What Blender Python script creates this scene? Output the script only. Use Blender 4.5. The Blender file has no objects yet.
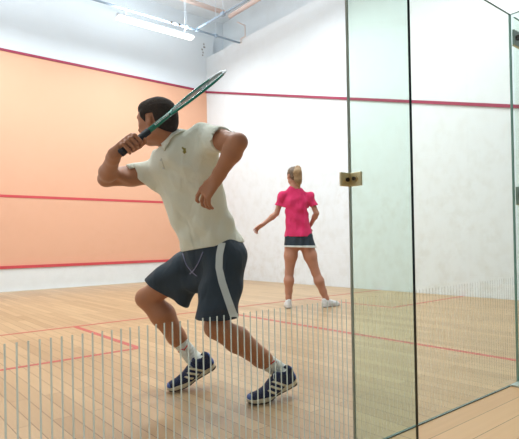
import bpy, math, random
import numpy as np
from mathutils import Vector, Matrix

C = bpy.context.scene.collection
scene = bpy.context.scene
PI = math.pi

# ------------------------------------------------------------------ camera
CAM = np.array([-0.1248, -1.4164, 0.8366]); YAW, PITCH, ROLL, FPX = 0.751785, 0.008905, -0.019233, 512.36
SX, SY = 65.76, 17.07
fw = np.array([math.sin(YAW)*math.cos(PITCH), math.cos(YAW)*math.cos(PITCH), math.sin(PITCH)])
rt = np.array([math.cos(YAW), -math.sin(YAW), 0.0]); up = np.cross(rt, fw)
rt, up = rt*math.cos(ROLL)+up*math.sin(ROLL), -rt*math.sin(ROLL)+up*math.cos(ROLL)
cd = bpy.data.cameras.new('camera'); cam = bpy.data.objects.new('camera', cd); C.objects.link(cam)
cam.matrix_world = Matrix([[rt[0], up[0], -fw[0], CAM[0]], [rt[1], up[1], -fw[1], CAM[1]], [rt[2], up[2], -fw[2], CAM[2]], [0, 0, 0, 1]])
cd.sensor_fit = 'HORIZONTAL'; cd.sensor_width = 36; cd.lens = FPX/519*36
cd.shift_x = -SX/519; cd.shift_y = SY/519; cd.clip_start = 0.05
scene.camera = cam

# ------------------------------------------------------------------ world, exposure
w = bpy.data.worlds.new('world'); scene.world = w; w.use_nodes = True
w.node_tree.nodes['Background'].inputs[0].default_value = (0.86, 0.93, 1.0, 1)
w.node_tree.nodes['Background'].inputs[1].default_value = 0.30
scene.view_settings.view_transform = 'Standard'; scene.view_settings.look = 'None'
scene.view_settings.gamma = 1; scene.view_settings.use_curve_mapping = False
scene.view_settings.exposure = 0.05
LAMP_WATT = 66

# ------------------------------------------------------------------ materials
def mat(name, col, rough=0.6, spec=0.3, emit=None, metal=0.0, noise=None, bump=None, sheen=0, folds=None):
    m = bpy.data.materials.new(name); m.use_nodes = True
    nt = m.node_tree; b = nt.nodes['Principled BSDF']
    b.inputs['Base Color'].default_value = (*col, 1); b.inputs['Roughness'].default_value = rough
    b.inputs['Specular IOR Level'].default_value = spec; b.inputs['Metallic'].default_value = metal
    if sheen: b.inputs['Sheen Weight'].default_value = sheen
    if emit: b.inputs['Emission Color'].default_value = (*col, 1); b.inputs['Emission Strength'].default_value = emit
    tc = nt.nodes.new('ShaderNodeTexCoord')
    if noise:
        sc, amt = noise
        n = nt.nodes.new('ShaderNodeTexNoise'); n.inputs['Scale'].default_value = sc; n.inputs['Detail'].default_value = 4
        nt.links.new(tc.outputs['Object'], n.inputs['Vector'])
        mx = nt.nodes.new('ShaderNodeMix'); mx.data_type = 'RGBA'
        mx.inputs[6].default_value = (*[c*(1-amt) for c in col], 1); mx.inputs[7].default_value = (*[min(1, c*(1+amt)) for c in col], 1)
        nt.links.new(n.outputs['Fac'], mx.inputs[0]); nt.links.new(mx.outputs[2], b.inputs['Base Color'])
    if bump:
        sc, st, di = bump
        n = nt.nodes.new('ShaderNodeTexNoise'); n.inputs['Scale'].default_value = sc; n.inputs['Detail'].default_value = 3
        nt.links.new(tc.outputs['Object'], n.inputs['Vector'])
        bp = nt.nodes.new('ShaderNodeBump'); bp.inputs['Strength'].default_value = st; bp.inputs['Distance'].default_value = di
        nt.links.new(n.outputs['Fac'], bp.inputs['Height']); nt.links.new(bp.outputs['Normal'], b.inputs['Normal'])
        if folds:      # soft creases in hanging cloth
            fs, fst, fd = folds
            mp = nt.nodes.new('ShaderNodeMapping'); mp.inputs['Rotation'].default_value = (0.5, 0.6, 0.4); mp.inputs['Scale'].default_value = (1, 1, 0.32)
            nt.links.new(tc.outputs['Object'], mp.inputs[0])
            f = nt.nodes.new('ShaderNodeTexNoise'); f.inputs['Scale'].default_value = fs; f.inputs['Detail'].default_value = 1.5; f.inputs['Distortion'].default_value = 0.6
            nt.links.new(mp.outputs[0], f.inputs['Vector'])
            b2 = nt.nodes.new('ShaderNodeBump'); b2.inputs['Strength'].default_value = fst; b2.inputs['Distance'].default_value = fd
            nt.links.new(f.outputs['Fac'], b2.inputs['Height']); nt.links.new(b2.outputs['Normal'], bp.inputs['Normal'])
    return m

def wall_mat(name, col, marks, col2, block=True, low=0.0):
    m = bpy.data.materials.new(name); m.use_nodes = True; nt = m.node_tree; L = nt.links.new
    b = nt.nodes['Principled BSDF']; b.inputs['Roughness'].default_value = 0.55; b.inputs['Specular IOR Level'].default_value = 0.25
    tc = nt.nodes.new('ShaderNodeTexCoord')
    n1 = nt.nodes.new('ShaderNodeTexNoise'); n1.inputs['Scale'].default_value = 5.5; n1.inputs['Detail'].default_value = 6; n1.inputs['Roughness'].default_value = 0.7
    n2 = nt.nodes.new('ShaderNodeTexNoise'); n2.inputs['Scale'].default_value = 0.8; n2.inputs['Detail'].default_value = 3
    L(tc.outputs['Object'], n1.inputs['Vector']); L(tc.outputs['Object'], n2.inputs['Vector'])
    r = nt.nodes.new('ShaderNodeValToRGB'); r.color_ramp.elements[0].position = 0.45; r.color_ramp.elements[1].position = 0.75
    L(n1.outputs['Fac'], r.inputs[0])
    ml = nt.nodes.new('ShaderNodeMath'); ml.operation = 'MULTIPLY'; L(r.outputs[0], ml.inputs[0]); L(n2.outputs['Fac'], ml.inputs[1])
    # ball scuffs are denser low on the wall, where the play is
    sp = nt.nodes.new('ShaderNodeSeparateXYZ'); L(tc.outputs['Object'], sp.inputs[0])
    mr = nt.nodes.new('ShaderNodeMapRange'); L(sp.outputs['Z'], mr.inputs[0])
    mr.inputs[1].default_value = 0.2; mr.inputs[2].default_value = 3.2; mr.inputs[3].default_value = marks*(1+low); mr.inputs[4].default_value = marks*0.35
    ml2 = nt.nodes.new('ShaderNodeMath'); ml2.operation = 'MULTIPLY'; L(ml.outputs[0], ml2.inputs[0]); L(mr.outputs[0], ml2.inputs[1])
    mx = nt.nodes.new('ShaderNodeMix'); mx.data_type = 'RGBA'; mx.inputs[6].default_value = (*col, 1); mx.inputs[7].default_value = (*col2, 1)
    L(ml2.outputs[0], mx.inputs[0]); L(mx.outputs[2], b.inputs['Base Color'])
    bp = nt.nodes.new('ShaderNodeBump'); bp.inputs['Strength'].default_value = 0.25; bp.inputs['Distance'].default_value = 0.004
    L(n1.outputs['Fac'], bp.inputs['Height'])
    if block:
        br = nt.nodes.new('ShaderNodeTexBrick'); br.inputs['Scale'].default_value = 1.0
        br.inputs['Brick Width'].default_value = 0.9; br.inputs['Row Height'].default_value = 0.3; br.inputs['Mortar Size'].default_value = 0.006
        cmb = nt.nodes.new('ShaderNodeCombineXYZ')
        ad = nt.nodes.new('ShaderNodeMath'); ad.operation = 'ADD'; L(sp.outputs['X'], ad.inputs[0]); L(sp.outputs['Y'], ad.inputs[1])
        L(ad.outputs[0], cmb.inputs[0]); L(sp.outputs['Z'], cmb.inputs[1]); L(cmb.outputs[0], br.inputs['Vector'])
        bp2 = nt.nodes.new('ShaderNodeBump'); bp2.invert = True; bp2.inputs['Strength'].default_value = 0.3; bp2.inputs['Distance'].default_value = 0.004
        L(br.outputs['Fac'], bp2.inputs['Height']); L(bp.outputs['Normal'], bp2.inputs['Normal']); L(bp2.outputs['Normal'], b.inputs['Normal'])
    else: L(bp.outputs['Normal'], b.inputs['Normal'])
    return m

def wood_mat(name, c1, c2, along_y, rough, wid=0.085, length=1.3):
    m = bpy.data.materials.new(name); m.use_nodes = True; nt = m.node_tree; L = nt.links.new
    b = nt.nodes['Principled BSDF']; b.inputs['Roughness'].default_value = rough; b.inputs['Specular IOR Level'].default_value = 0.45
    tc = nt.nodes.new('ShaderNodeTexCoord'); mp = nt.nodes.new('ShaderNodeMapping')
    if along_y: mp.inputs['Rotation'].default_value = (0, 0, PI/2)
    L(tc.outputs['Object'], mp.inputs[0])
    br = nt.nodes.new('ShaderNodeTexBrick'); br.inputs['Scale'].default_value = 1
    br.inputs['Brick Width'].default_value = length; br.inputs['Row Height'].default_value = wid; br.inputs['Mortar Size'].default_value = 0.0018
    br.offset = 0.37; br.offset_frequency = 2; br.squash = 1
    br.inputs['Color1'].default_value = (0, 0, 0, 1); br.inputs['Color2'].default_value = (1, 1, 1, 1); br.inputs['Mortar'].default_value = (0.35, 0.35, 0.35, 1)
    L(mp.outputs[0], br.inputs['Vector'])
    mp2 = nt.nodes.new('ShaderNodeMapping'); mp2.inputs['Scale'].default_value = (1.3, 26, 1); L(mp.outputs[0], mp2.inputs[0])
    n = nt.nodes.new('ShaderNodeTexNoise'); n.inputs['Scale'].default_value = 1.6; n.inputs['Detail'].default_value = 5; L(mp2.outputs[0], n.inputs['Vector'])
    nb = nt.nodes.new('ShaderNodeTexNoise'); nb.inputs['Scale'].default_value = 0.9; nb.inputs['Detail'].default_value = 3; L(mp.outputs[0], nb.inputs['Vector'])
    a = nt.nodes.new('ShaderNodeMix'); a.data_type = 'RGBA'; a.inputs[0].default_value = 0.42
    L(br.outputs['Color'], a.inputs[6]); L(n.outputs['Fac'], a.inputs[7])
    a2 = nt.nodes.new('ShaderNodeMix'); a2.data_type = 'RGBA'; a2.inputs[0].default_value = 0.3
    L(a.outputs[2], a2.inputs[6]); L(nb.outputs['Fac'], a2.inputs[7])
    mx = nt.nodes.new('ShaderNodeMix'); mx.data_type = 'RGBA'; mx.inputs[6].default_value = (*c1, 1); mx.inputs[7].default_value = (*c2, 1)
    L(a2.outputs[2], mx.inputs[0])
    dk = nt.nodes.new('ShaderNodeMix'); dk.data_type = 'RGBA'; dk.inputs[7].default_value = (*[c*0.45 for c in c1], 1)
    L(br.outputs['Fac'], dk.inputs[0]); L(mx.outputs[2], dk.inputs[6]); L(dk.outputs[2], b.inputs['Base Color'])
    bp = nt.nodes.new('ShaderNodeBump'); bp.inputs['Strength'].default_value = 0.15; bp.inputs['Distance'].default_value = 0.001
    L(n.outputs['Fac'], bp.inputs['Height']); L(bp.outputs['Normal'], b.inputs['Normal'])
    return m

def glass_mat(name, tint, refl=0.05):
    m = bpy.data.materials.new(name); m.use_nodes = True; nt = m.node_tree; L = nt.links.new
    for n in list(nt.nodes): nt.nodes.remove(n)
    o = nt.nodes.new('ShaderNodeOutputMaterial'); t = nt.nodes.new('ShaderNodeBsdfTransparent'); g = nt.nodes.new('ShaderNodeBsdfGlossy')
    t.inputs[0].default_value = (*tint, 1); g.inputs['Roughness'].default_value = 0.01
    g.inputs[0].default_value = (0.9, 0.95, 0.93, 1)
    fr = nt.nodes.new('ShaderNodeFresnel'); fr.inputs['IOR'].default_value = 1.33
    geo = nt.nodes.new('ShaderNodeNewGeometry')
    # only the outer (entry) face mirrors; the inner one just passes the light on
    iv = nt.nodes.new('ShaderNodeMath'); iv.operation = 'SUBTRACT'; iv.inputs[0].default_value = 1; L(geo.outputs['Backfacing'], iv.inputs[1])
    mu = nt.nodes.new('ShaderNodeMath'); mu.operation = 'MULTIPLY'; L(fr.outputs[0], mu.inputs[0]); L(iv.outputs[0], mu.inputs[1])
    mx = nt.nodes.new('ShaderNodeMixShader'); L(mu.outputs[0], mx.inputs[0]); L(t.outputs[0], mx.inputs[1]); L(g.outputs[0], mx.inputs[2])
    L(mx.outputs[0], o.inputs[0])
    return m

def sheer_mat(name, col, alpha):
    m = bpy.data.materials.new(name); m.use_nodes = True; nt = m.node_tree; L = nt.links.new
    for n in list(nt.nodes): nt.nodes.remove(n)
    o = nt.nodes.new('ShaderNodeOutputMaterial'); t = nt.nodes.new('ShaderNodeBsdfTransparent'); d = nt.nodes.new('ShaderNodeBsdfDiffuse'); l = nt.nodes.new('ShaderNodeBsdfTranslucent')
    d.inputs[0].default_value = (*col, 1); l.inputs[0].default_value = (*col, 1)
    a = nt.nodes.new('ShaderNodeMixShader'); a.inputs[0].default_value = 0.6; L(d.outputs[0], a.inputs[1]); L(l.outputs[0], a.inputs[2])
    b = nt.nodes.new('ShaderNodeMixShader'); b.inputs[0].default_value = alpha; L(t.outputs[0], b.inputs[1]); L(a.outputs[0], b.inputs[2]); L(b.outputs[0], o.inputs[0])
    return m

M = dict(
    white_wall=wall_mat('white_plaster', (0.75, 0.79, 0.815), 1.0, (0.60, 0.60, 0.56), True, 0.5),
    upper_wall=wall_mat('white_blockwork', (0.74, 0.79, 0.83), 0.3, (0.55, 0.58, 0.6)),
    peach=wall_mat('peach_plaster', (0.76, 0.42, 0.275), 0.35, (0.68, 0.35, 0.21), False, 0.5),
    tin_white=wall_mat('white_tin_board', (0.78, 0.80, 0.80), 0.5, (0.6, 0.6, 0.58), False),
    ceiling=mat('white_ceiling', (0.86, 0.89, 0.92), 0.8, 0.1, noise=(1.5, 0.03)),
    court=wood_mat('maple_boards', (0.30, 0.175, 0.078), (0.62, 0.43, 0.235), True, 0.36),
    gallery=wood_mat('warm_oak_boards', (0.56, 0.30, 0.13), (0.86, 0.54, 0.28), False, 0.33, 0.13, 1.6),
    red=mat('red_line_paint', (0.60, 0.075, 0.085), 0.5, noise=(9, 0.12)),
    crimson=mat('crimson_line_paint', (0.33, 0.035, 0.08), 0.5, noise=(9, 0.1)),
    floor_red=mat('red_floor_line', (0.48, 0.085, 0.075), 0.45, noise=(20, 0.15)),
    glass=glass_mat('clear_glass', (0.975, 0.985, 0.98)), glass_g=glass_mat('greenish_glass', (0.96, 0.98, 0.945)),
    glass_fin=glass_mat('green_fin_glass', (0.90, 0.955, 0.935)),
    edge=mat('glass_edge', (0.10, 0.17, 0.14), 0.15, 0.5), dark_edge=mat('dark_green_glass_edge', (0.002, 0.014, 0.009), 0.12, 0.4),
    pale_edge=mat('pale_green_glass_edge', (0.20, 0.36, 0.33), 0.2, 0.5),
    joint=mat('silicone_joint', (0.36, 0.37, 0.30), 0.4),
    stripe=sheer_mat('etched_stripe', (0.74, 0.80, 0.74), 0.7), stripe2=sheer_mat('etched_stripe_faint', (0.70, 0.72, 0.60), 0.16),
    brass=mat('brushed_brass', (0.78, 0.66, 0.38), 0.3, 0.5, metal=0.55, noise=(40, 0.2)), steel=mat('brushed_steel', (0.52, 0.60, 0.55), 0.4, 0.5, metal=0.35),
    bolt=mat('dark_bolt', (0.05, 0.035, 0.02), 0.35, 0.5, metal=0.6),
    pipe=mat('grey_blue_conduit', (0.33, 0.42, 0.52), 0.5), pink=mat('pale_pink_pipe', (0.82, 0.66, 0.60), 0.6),
    wire=mat('hanging_wire', (0.62, 0.68, 0.75), 0.6), lamp_body=mat('lamp_housing', (0.62, 0.68, 0.74), 0.5),
    tube=mat('lamp_diffuser', (1.0, 0.99, 0.96), 0.4, emit=3.2), stain=mat('grey_stain', (0.3, 0.3, 0.28), 0.8, noise=(30, .5)),
    skin=mat('tanned_skin', (0.45, 0.185, 0.088), 0.45, 0.35, noise=(18, 0.10), bump=(120, 0.15, 0.001)),
    skin_w=mat('fair_tanned_skin', (0.47, 0.22, 0.14), 0.45, 0.35, noise=(18, 0.08)),
    lip=mat('lips', (0.42, 0.15, 0.12), 0.4), eye=mat('eye_white', (0.75, 0.75, 0.72), 0.2), iris=mat('dark_iris', (0.03, 0.02, 0.015), 0.15),
    hair=mat('dark_brown_hair', (0.034, 0.020, 0.012), 0.75, 0.12, noise=(60, 0.5), bump=(120, 0.9, 0.006)),
    hair_d=mat('light_brown_hair', (0.13, 0.080, 0.045), 0.5, 0.3, noise=(50, 0.5), bump=(80, 0.8, 0.004)),
    hair_w=mat('blonde_brown_hair', (0.34, 0.21, 0.10), 0.5, 0.3, noise=(50, 0.55), bump=(80, 0.8, 0.006)),
    polo=mat('off_white_pique', (0.84, 0.83, 0.69), 0.85, 0.15, noise=(12, 0.03), bump=(420, 0.25, 0.001), sheen=0.2, folds=(17, .8, .02)),
    polo_t=mat('off_white_rib', (0.88, 0.87, 0.75), 0.85, 0.15, bump=(300, 0.3, 0.001)),
    navy=mat('dark_slate_cloth', (0.024, 0.036, 0.050), 0.7, 0.25, noise=(10, 0.15), bump=(260, 0.2, 0.001), sheen=0, folds=(16, .8, .02)),
    white_cloth=mat('white_trim_cloth', (0.66, 0.68, 0.64), 0.8, 0.2),
    cord=mat('lilac_cord', (0.28, 0.27, 0.42), 0.8), emblem=mat('gold_green_thread', (0.30, 0.26, 0.05), 0.7),
    pink_shirt=mat('pink_jersey', (0.66, 0.030, 0.125), 0.8, 0.15, noise=(14, 0.08), bump=(300, 0.2, 0.001), sheen=0.1, folds=(16, .8, .022)),
    sock=mat('white_sock', (0.76, 0.77, 0.70), 0.9, 0.1, bump=(200, 0.5, 0.002)), red_mark=mat('red_sock_mark', (0.6, 0.05, 0.05), 0.8),
    blue=mat('royal_blue_mesh', (0.003, 0.014, 0.06), 0.75, 0.3, noise=(120, 0.45), bump=(300, 0.4, 0.001)),
    blue_l=mat('bright_blue_rubber', (0.015, 0.085, 0.36), 0.35, 0.5), sole=mat('cream_sole', (0.62, 0.55, 0.40), 0.6, noise=(30, 0.15)),
    outsole=mat('dark_rubber', (0.035, 0.03, 0.03), 0.7), cream=mat('cream_stripe', (0.72, 0.66, 0.48), 0.5), lace=mat('pale_laces', (0.5, 0.55, 0.55), 0.8),
    white_shoe=mat('white_leather', (0.72, 0.72, 0.72), 0.5, 0.3, noise=(20, 0.08)), grey_shoe=mat('grey_sole', (0.4, 0.4, 0.42), 0.6),
    green=mat('racket_green', (0.003, 0.19, 0.125), 0.25, 0.5), grip=mat('black_grip', (0.012, 0.013, 0.018), 0.65, bump=(60, .5, .003)),
    white_ink=mat('white_lettering', (0.8, 0.85, 0.82), 0.4), string=mat('grey_strings', (0.22, 0.27, 0.26), 0.5), silver=mat('silver_frame_tip', (0.45, 0.5, 0.5), 0.3, 0.5),
    band=mat('black_hair_tie', (0.03, 0.02, 0.03), 0.8),
)

# ------------------------------------------------------------------ mesh helpers
def link(name, verts, faces, mats, parent=None, fm=None, smooth=False):
    me = bpy.data.meshes.new(name); me.from_pydata([tuple(map(float, v)) for v in verts], [], [tuple(map(int, f)) for f in faces])
    for m in (mats if isinstance(mats, (list, tuple)) else [mats]): me.materials.append(m)
    if fm is not None: me.polygons.foreach_set('material_index', np.array(fm, dtype=np.int32))
    if smooth: me.polygons.foreach_set('use_smooth', np.ones(len(me.polygons), dtype=bool))
    me.update()
    o = bpy.data.objects.new(name, me); C.objects.link(o)
    if parent: o.parent = parent; o.matrix_parent_inverse = PINV.get(parent.name, Matrix())
    return o
PINV = {}
class MB:
    def __init__(s): s.v = []; s.f = []; s.m = []
    def box(s, lo, hi, m=0, side=None):
        x0, y0, z0 = lo; x1, y1, z1 = hi; b = len(s.v)
        s.v += [(x0,y0,z0),(x1,y0,z0),(x1,y1,z0),(x0,y1,z0),(x0,y0,z1),(x1,y0,z1),(x1,y1,z1),(x0,y1,z1)]
        fs = [(0,3,2,1),(4,5,6,7),(0,1,5,4),(2,3,7,6),(1,2,6,5),(3,0,4,7)]   # -z +z -y +y +x -x
        s.f += [tuple(b+i for i in f) for f in fs]; s.m += [side[i] if side else m for i in range(6)]
        return s
    def obox(s, c, ax, h, m=0):   # oriented box: centre, three axes, half sizes
        c = np.array(c, float); b = len(s.v)
        for sx, sy, sz in ((-1,-1,-1),(1,-1,-1),(1,1,-1),(-1,1,-1),(-1,-1,1),(1,-1,1),(1,1,1),(-1,1,1)):
            s.v.append(c+ax[0]*sx*h[0]+ax[1]*sy*h[1]+ax[2]*sz*h[2])
        s.f += [tuple(b+i for i in f) for f in [(0,3,2,1),(4,5,6,7),(0,1,5,4),(2,3,7,6),(1,2,6,5),(3,0,4,7)]]; s.m += [m]*6
        return s
    def tube(s, pts, r, n=10, m=0, closed=False, flat=None):
        pts = [np.array(p, float) for p in pts]; b = len(s.v); N = len(pts)
        rs = r if isinstance(r, list) else [r]*N
        ref = np.array([0.0, 0, 1]) if flat is None else np.array(flat, float)
        for i, p in enumerate(pts):
            t = pts[(i+1) % N if closed else min(i+1, N-1)]-pts[(i-1) % N if closed else max(i-1, 0)]
            t = t/np.linalg.norm(t); a = np.cross(t, ref)
            if np.linalg.norm(a) < 1e-3: a = np.cross(t, [1.0, 0.1, 0])
            a /= np.linalg.norm(a); c = np.cross(a, t)
            rr = rs[i] if isinstance(rs[i], tuple) else (rs[i], rs[i])
            for k in range(n):
                q = 2*PI*k/n; s.v.append(p+a*rr[0]*math.cos(q)+c*rr[1]*math.sin(q))
        for i in range(N if closed else N-1):
            j = (i+1) % N
            for k in range(n):
                k2 = (k+1) % n; s.f.append((b+i*n+k, b+i*n+k2, b+j*n+k2, b+j*n+k)); s.m.append(m)
        if not closed:
            s.f.append(tuple(b+k for k in range(n))[::-1]); s.f.append(tuple(b+(N-1)*n+k for k in range(n))); s.m += [m, m]
        return s
    def build(s, name, mats, parent=None, smooth=False, bevel=0):
        o = link(name, s.v, s.f, mats, parent, s.m, smooth)
        if bevel:
            bv = o.modifiers.new('bevel', 'BEVEL'); bv.width = bevel; bv.segments = 2
        return o
def tag(o, label=None, cat=None, group=None, kind=None):
    if label: o['label'] = label
    if cat: o['category'] = cat
    if group: o['group'] = group
    if kind: o['kind'] = kind
    return o
def struct(o): o['kind'] = 'structure'; return o
def thing(name, loc, label, cat, group=None):
    o = bpy.data.objects.new(name, None); C.objects.link(o); o.location = loc; o.empty_display_size = 0.1
    PINV[o.name] = Matrix.Translation(-Vector(loc))
    return tag(o, label, cat, group)

# ------------------------------------------------------------------ signed-distance modelling for bodies and clothes
def nrm(v): v = np.array(v, float); return v/np.linalg.norm(v)
class SDF:
    def __init__(s): s.p = []
    def seg(s, a, b, ra, rb=None, R=None, k=0.01, op='u', cap=None):
        """tapered segment a-b; ra/rb a radius or (half width along R, half depth)"""
        a = np.array(a, float); b = np.array(b, float); rb = ra if rb is None else rb
        ra = ra if isinstance(ra, tuple) else (ra, ra); rb = rb if isinstance(rb, tuple) else (rb, rb)
        s.p.append(('s', a, b, ra, rb, R, k, op, cap)); return s
    def chain(s, pts, rs, R=None, k=0.01, op='u'):
        for i in range(len(pts)-1): s.seg(pts[i], pts[i+1], rs[i], rs[i+1], R, k, op)
        return s
    def ell(s, c, axes, r, k=0.01, op='u'):
        s.p.append(('e', np.array(c, float), axes, r, k, op)); return s
    def bounds(s, pad):
        lo = np.full(3, 1e9); hi = -lo
        for q in s.p:
            if (q[7] if q[0] == 's' else q[5]) == 'd': continue
            if q[0] == 's':
                m = max(q[3]+q[4]); pts = [q[1], q[2]]
            else: m = max(q[3]); pts = [q[1]]
            for p in pts: lo = np.minimum(lo, p-m-pad); hi = np.maximum(hi, p+m+pad)
        return lo, hi
    def field(s, h, lo, hi):
        n = np.ceil((hi-lo)/h).astype(int)+1
        V = np.full(n, 0.5, np.float32)
        ax = [lo[i]+h*np.arange(n[i]) for i in range(3)]
        for q in s.p:
            if q[0] == 's': m = max(q[3]+q[4]); a, b = q[1], q[2]; k, op = q[6], q[7]
            else: m = max(q[3]); a = b = q[1]; k, op = q[4], q[5]
            pad = m+k+0.02
            l = np.minimum(a, b)-pad; u = np.maximum(a, b)+pad
            i0 = np.clip(np.floor((l-lo)/h).astype(int), 0, n); i1 = np.clip(np.ceil((u-lo)/h).astype(int)+1, 0, n)
            if (i1 <= i0).any(): continue
            X = ax[0][i0[0]:i1[0], None, None]; Y = ax[1][None, i0[1]:i1[1], None]; Z = ax[2][None, None, i0[2]:i1[2]]
            if q[0] == 's':
                ra, rb, R, cap = q[3], q[4], q[5], q[8]
                ab = b-a; L2 = ab@ab; U = ab/math.sqrt(L2)
                dx, dy, dz = X-a[0], Y-a[1], Z-a[2]
                t = np.clip((dx*ab[0]+dy*ab[1]+dz*ab[2])/L2, 0, 1)
                px, py, pz = dx-t*ab[0], dy-t*ab[1], dz-t*ab[2]
                w = ra[0]+(rb[0]-ra[0])*t; d = ra[1]+(rb[1]-ra[1])*t
                if R is None:
                    D = np.sqrt(px*px+py*py+pz*pz)-w
                else:
                    r_ = np.array(R, float); r_ = nrm(r_-U*(r_@U)); f_ = np.cross(U, r_)
                    cr = px*r_[0]+py*r_[1]+pz*r_[2]; cf = px*f_[0]+py*f_[1]+pz*f_[2]; cu = px*U[0]+py*U[1]+pz*U[2]
                    wu = (w+d)/2 if cap is None else cap
                    k0 = np.sqrt((cr/w)**2+(cf/d)**2+(cu/wu)**2); k1 = np.sqrt((cr/w**2)**2+(cf/d**2)**2+(cu/wu**2)**2)+1e-9
                    D = k0*(k0-1)/k1
            else:
                axs, r = q[2], q[3]; dx, dy, dz = X-a[0], Y-a[1], Z-a[2]
                c = [dx*A[0]+dy*A[1]+dz*A[2] for A in axs]
                k0 = np.sqrt(sum((c[i]/r[i])**2 for i in range(3))); k1 = np.sqrt(sum((c[i]/r[i]**2)**2 for i in range(3)))+1e-9
                D = k0*(k0-1)/k1
            sl = tuple(slice(i0[i], i1[i]) for i in range(3)); A = V[sl]
            if op == 'u':
                hh = np.clip(0.5+0.5*(A-D)/k, 0, 1); V[sl] = A+(D-A)*hh-k*hh*(1-hh)
            else:
                D = -D; hh = np.clip(0.5-0.5*(A-D)/k, 0, 1); V[sl] = A+(D-A)*hh+k*hh*(1-hh)
        return V, ax
def nets(V, lo, h):
    """surface nets"""
    ins = V < 0; n = V.shape
    cnt = np.zeros([k-1 for k in n], np.int8)
    for i in (0, 1):
        for j in (0, 1):
            for k in (0, 1): cnt += ins[i:n[0]-1+i, j:n[1]-1+j, k:n[2]-1+k]
    ce = np.argwhere((cnt > 0) & (cnt < 8))
    idx = np.full(cnt.shape, -1, np.int32); idx[ce[:, 0], ce[:, 1], ce[:, 2]] = np.arange(len(ce))
    cv = {}
    for i in (0, 1):
        for j in (0, 1):
            for k in (0, 1): cv[i, j, k] = V[ce[:, 0]+i, ce[:, 1]+j, ce[:, 2]+k].astype(float)
    acc = np.zeros((len(ce), 3)); num = np.zeros(len(ce))
    for a in range(3):
        o1, o2 = [x for x in range(3) if x != a]
        for u in (0, 1):
            for v in (0, 1):
                k0 = [0, 0, 0]; k0[o1] = u; k0[o2] = v; k1 = list(k0); k1[a] = 1
                A, B = cv[tuple(k0)], cv[tuple(k1)]; x = (A < 0) != (B < 0)
                t = np.where(x, A/(A-B+1e-12), 0); p = np.tile(np.array(k0, float), (len(ce), 1)); p[:, a] = t
                acc += p*x[:, None]; num += x
    verts = lo+h*(ce+acc/num[:, None])
    faces = []
    for a in range(3):
        o1, o2 = [(1, 2), (2, 0), (0, 1)][a]
        sl0 = [slice(None)]*3; sl1 = [slice(None)]*3; sl0[a] = slice(0, -1); sl1[a] = slice(1, None)
        A, B = ins[tuple(sl0)], ins[tuple(sl1)]
        e = np.argwhere(A != B); e = e[(e[:, o1] > 0) & (e[:, o2] > 0)]
        e = e[(e[:, o1] < n[o1]-1) & (e[:, o2] < n[o2]-1)]
        def id_(d1, d2):
            q = e.copy(); q[:, o1] -= d1; q[:, o2] -= d2; return idx[q[:, 0], q[:, 1], q[:, 2]]
        f = np.stack([id_(1, 1), id_(0, 1), id_(0, 0), id_(1, 0)], 1)
        s = A[e[:, 0], e[:, 1], e[:, 2]]; f[~s] = f[~s][:, ::-1]
        faces.append(f[(f >= 0).all(1)])
    return verts, np.concatenate(faces)
def np_mesh(name, verts, faces, mats, parent, fm=None):
    me = bpy.data.meshes.new(name)
    me.vertices.add(len(verts)); me.vertices.foreach_set('co', verts.astype(np.float32).ravel())
    me.loops.add(len(faces)*4); me.loops.foreach_set('vertex_index', faces.astype(np.int32).ravel())
    me.polygons.add(len(faces)); me.polygons.foreach_set('loop_start', np.arange(0, len(faces)*4, 4, dtype=np.int32))
    me.polygons.foreach_set('loop_total', np.full(len(faces), 4, np.int32))
    for m in (mats if isinstance(mats, (list, tuple)) else [mats]): me.materials.append(m)
    if fm is not None: me.polygons.foreach_set('material_index', fm.astype(np.int32))
    me.polygons.foreach_set('use_smooth', np.ones(len(faces), dtype=bool)); me.update(calc_edges=True); me.validate()
    o = bpy.data.objects.new(name, me); C.objects.link(o)
    if parent: o.parent = parent; o.matrix_parent_inverse = PINV.get(parent.name, Matrix())
    return o
def sculpt(name, sdf, h, mats, parent, post=None, matfn=None, xf=None, sm=1):
    lo, hi = sdf.bounds(0.012)
    V, ax = sdf.field(h, lo, hi)
    if post is not None:
        X, Y, Z = ax[0][:, None, None], ax[1][None, :, None], ax[2][None, None, :]
        V = post(V, X, Y, Z).astype(np.float32)
    V[0] = V[-1] = 1; V[:, 0] = V[:, -1] = 1; V[:, :, 0] = V[:, :, -1] = 1
    v, f = nets(V, lo, h)
    if len(v) == 0: print('EMPTY', name); return None
    for _ in range(sm):   # light relax
        acc = np.zeros_like(v); c = np.zeros(len(v))
        for a, b in ((0, 1), (1, 2), (2, 3), (3, 0)):
            np.add.at(acc, f[:, a], v[f[:, b]]); np.add.at(acc, f[:, b], v[f[:, a]]); np.add.at(c, f[:, a], 1); np.add.at(c, f[:, b], 1)
        v = v*0.5+0.5*acc/np.maximum(c, 1)[:, None]
    fm = matfn(v[f].mean(1)) if matfn is not None else None
    if xf is not None: v = xf(v)
    return np_mesh(name, v, f, mats, parent, fm)
def plane(X, Y, Z, p, n):   # >0 on the side n points to
    n = nrm(n); return (X-p[0])*n[0]+(Y-p[1])*n[1]+(Z-p[2])*n[2]
def wrinkle(X, Y, Z, dirs):
    s = 0
    for d, fr, am, ph in dirs:
        d = nrm(d); s = s+am*np.sin((X*d[0]+Y*d[1]+Z*d[2])*fr+ph+1.4*np.sin(X*9+Y*7-Z*11+ph))
    return s

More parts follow.
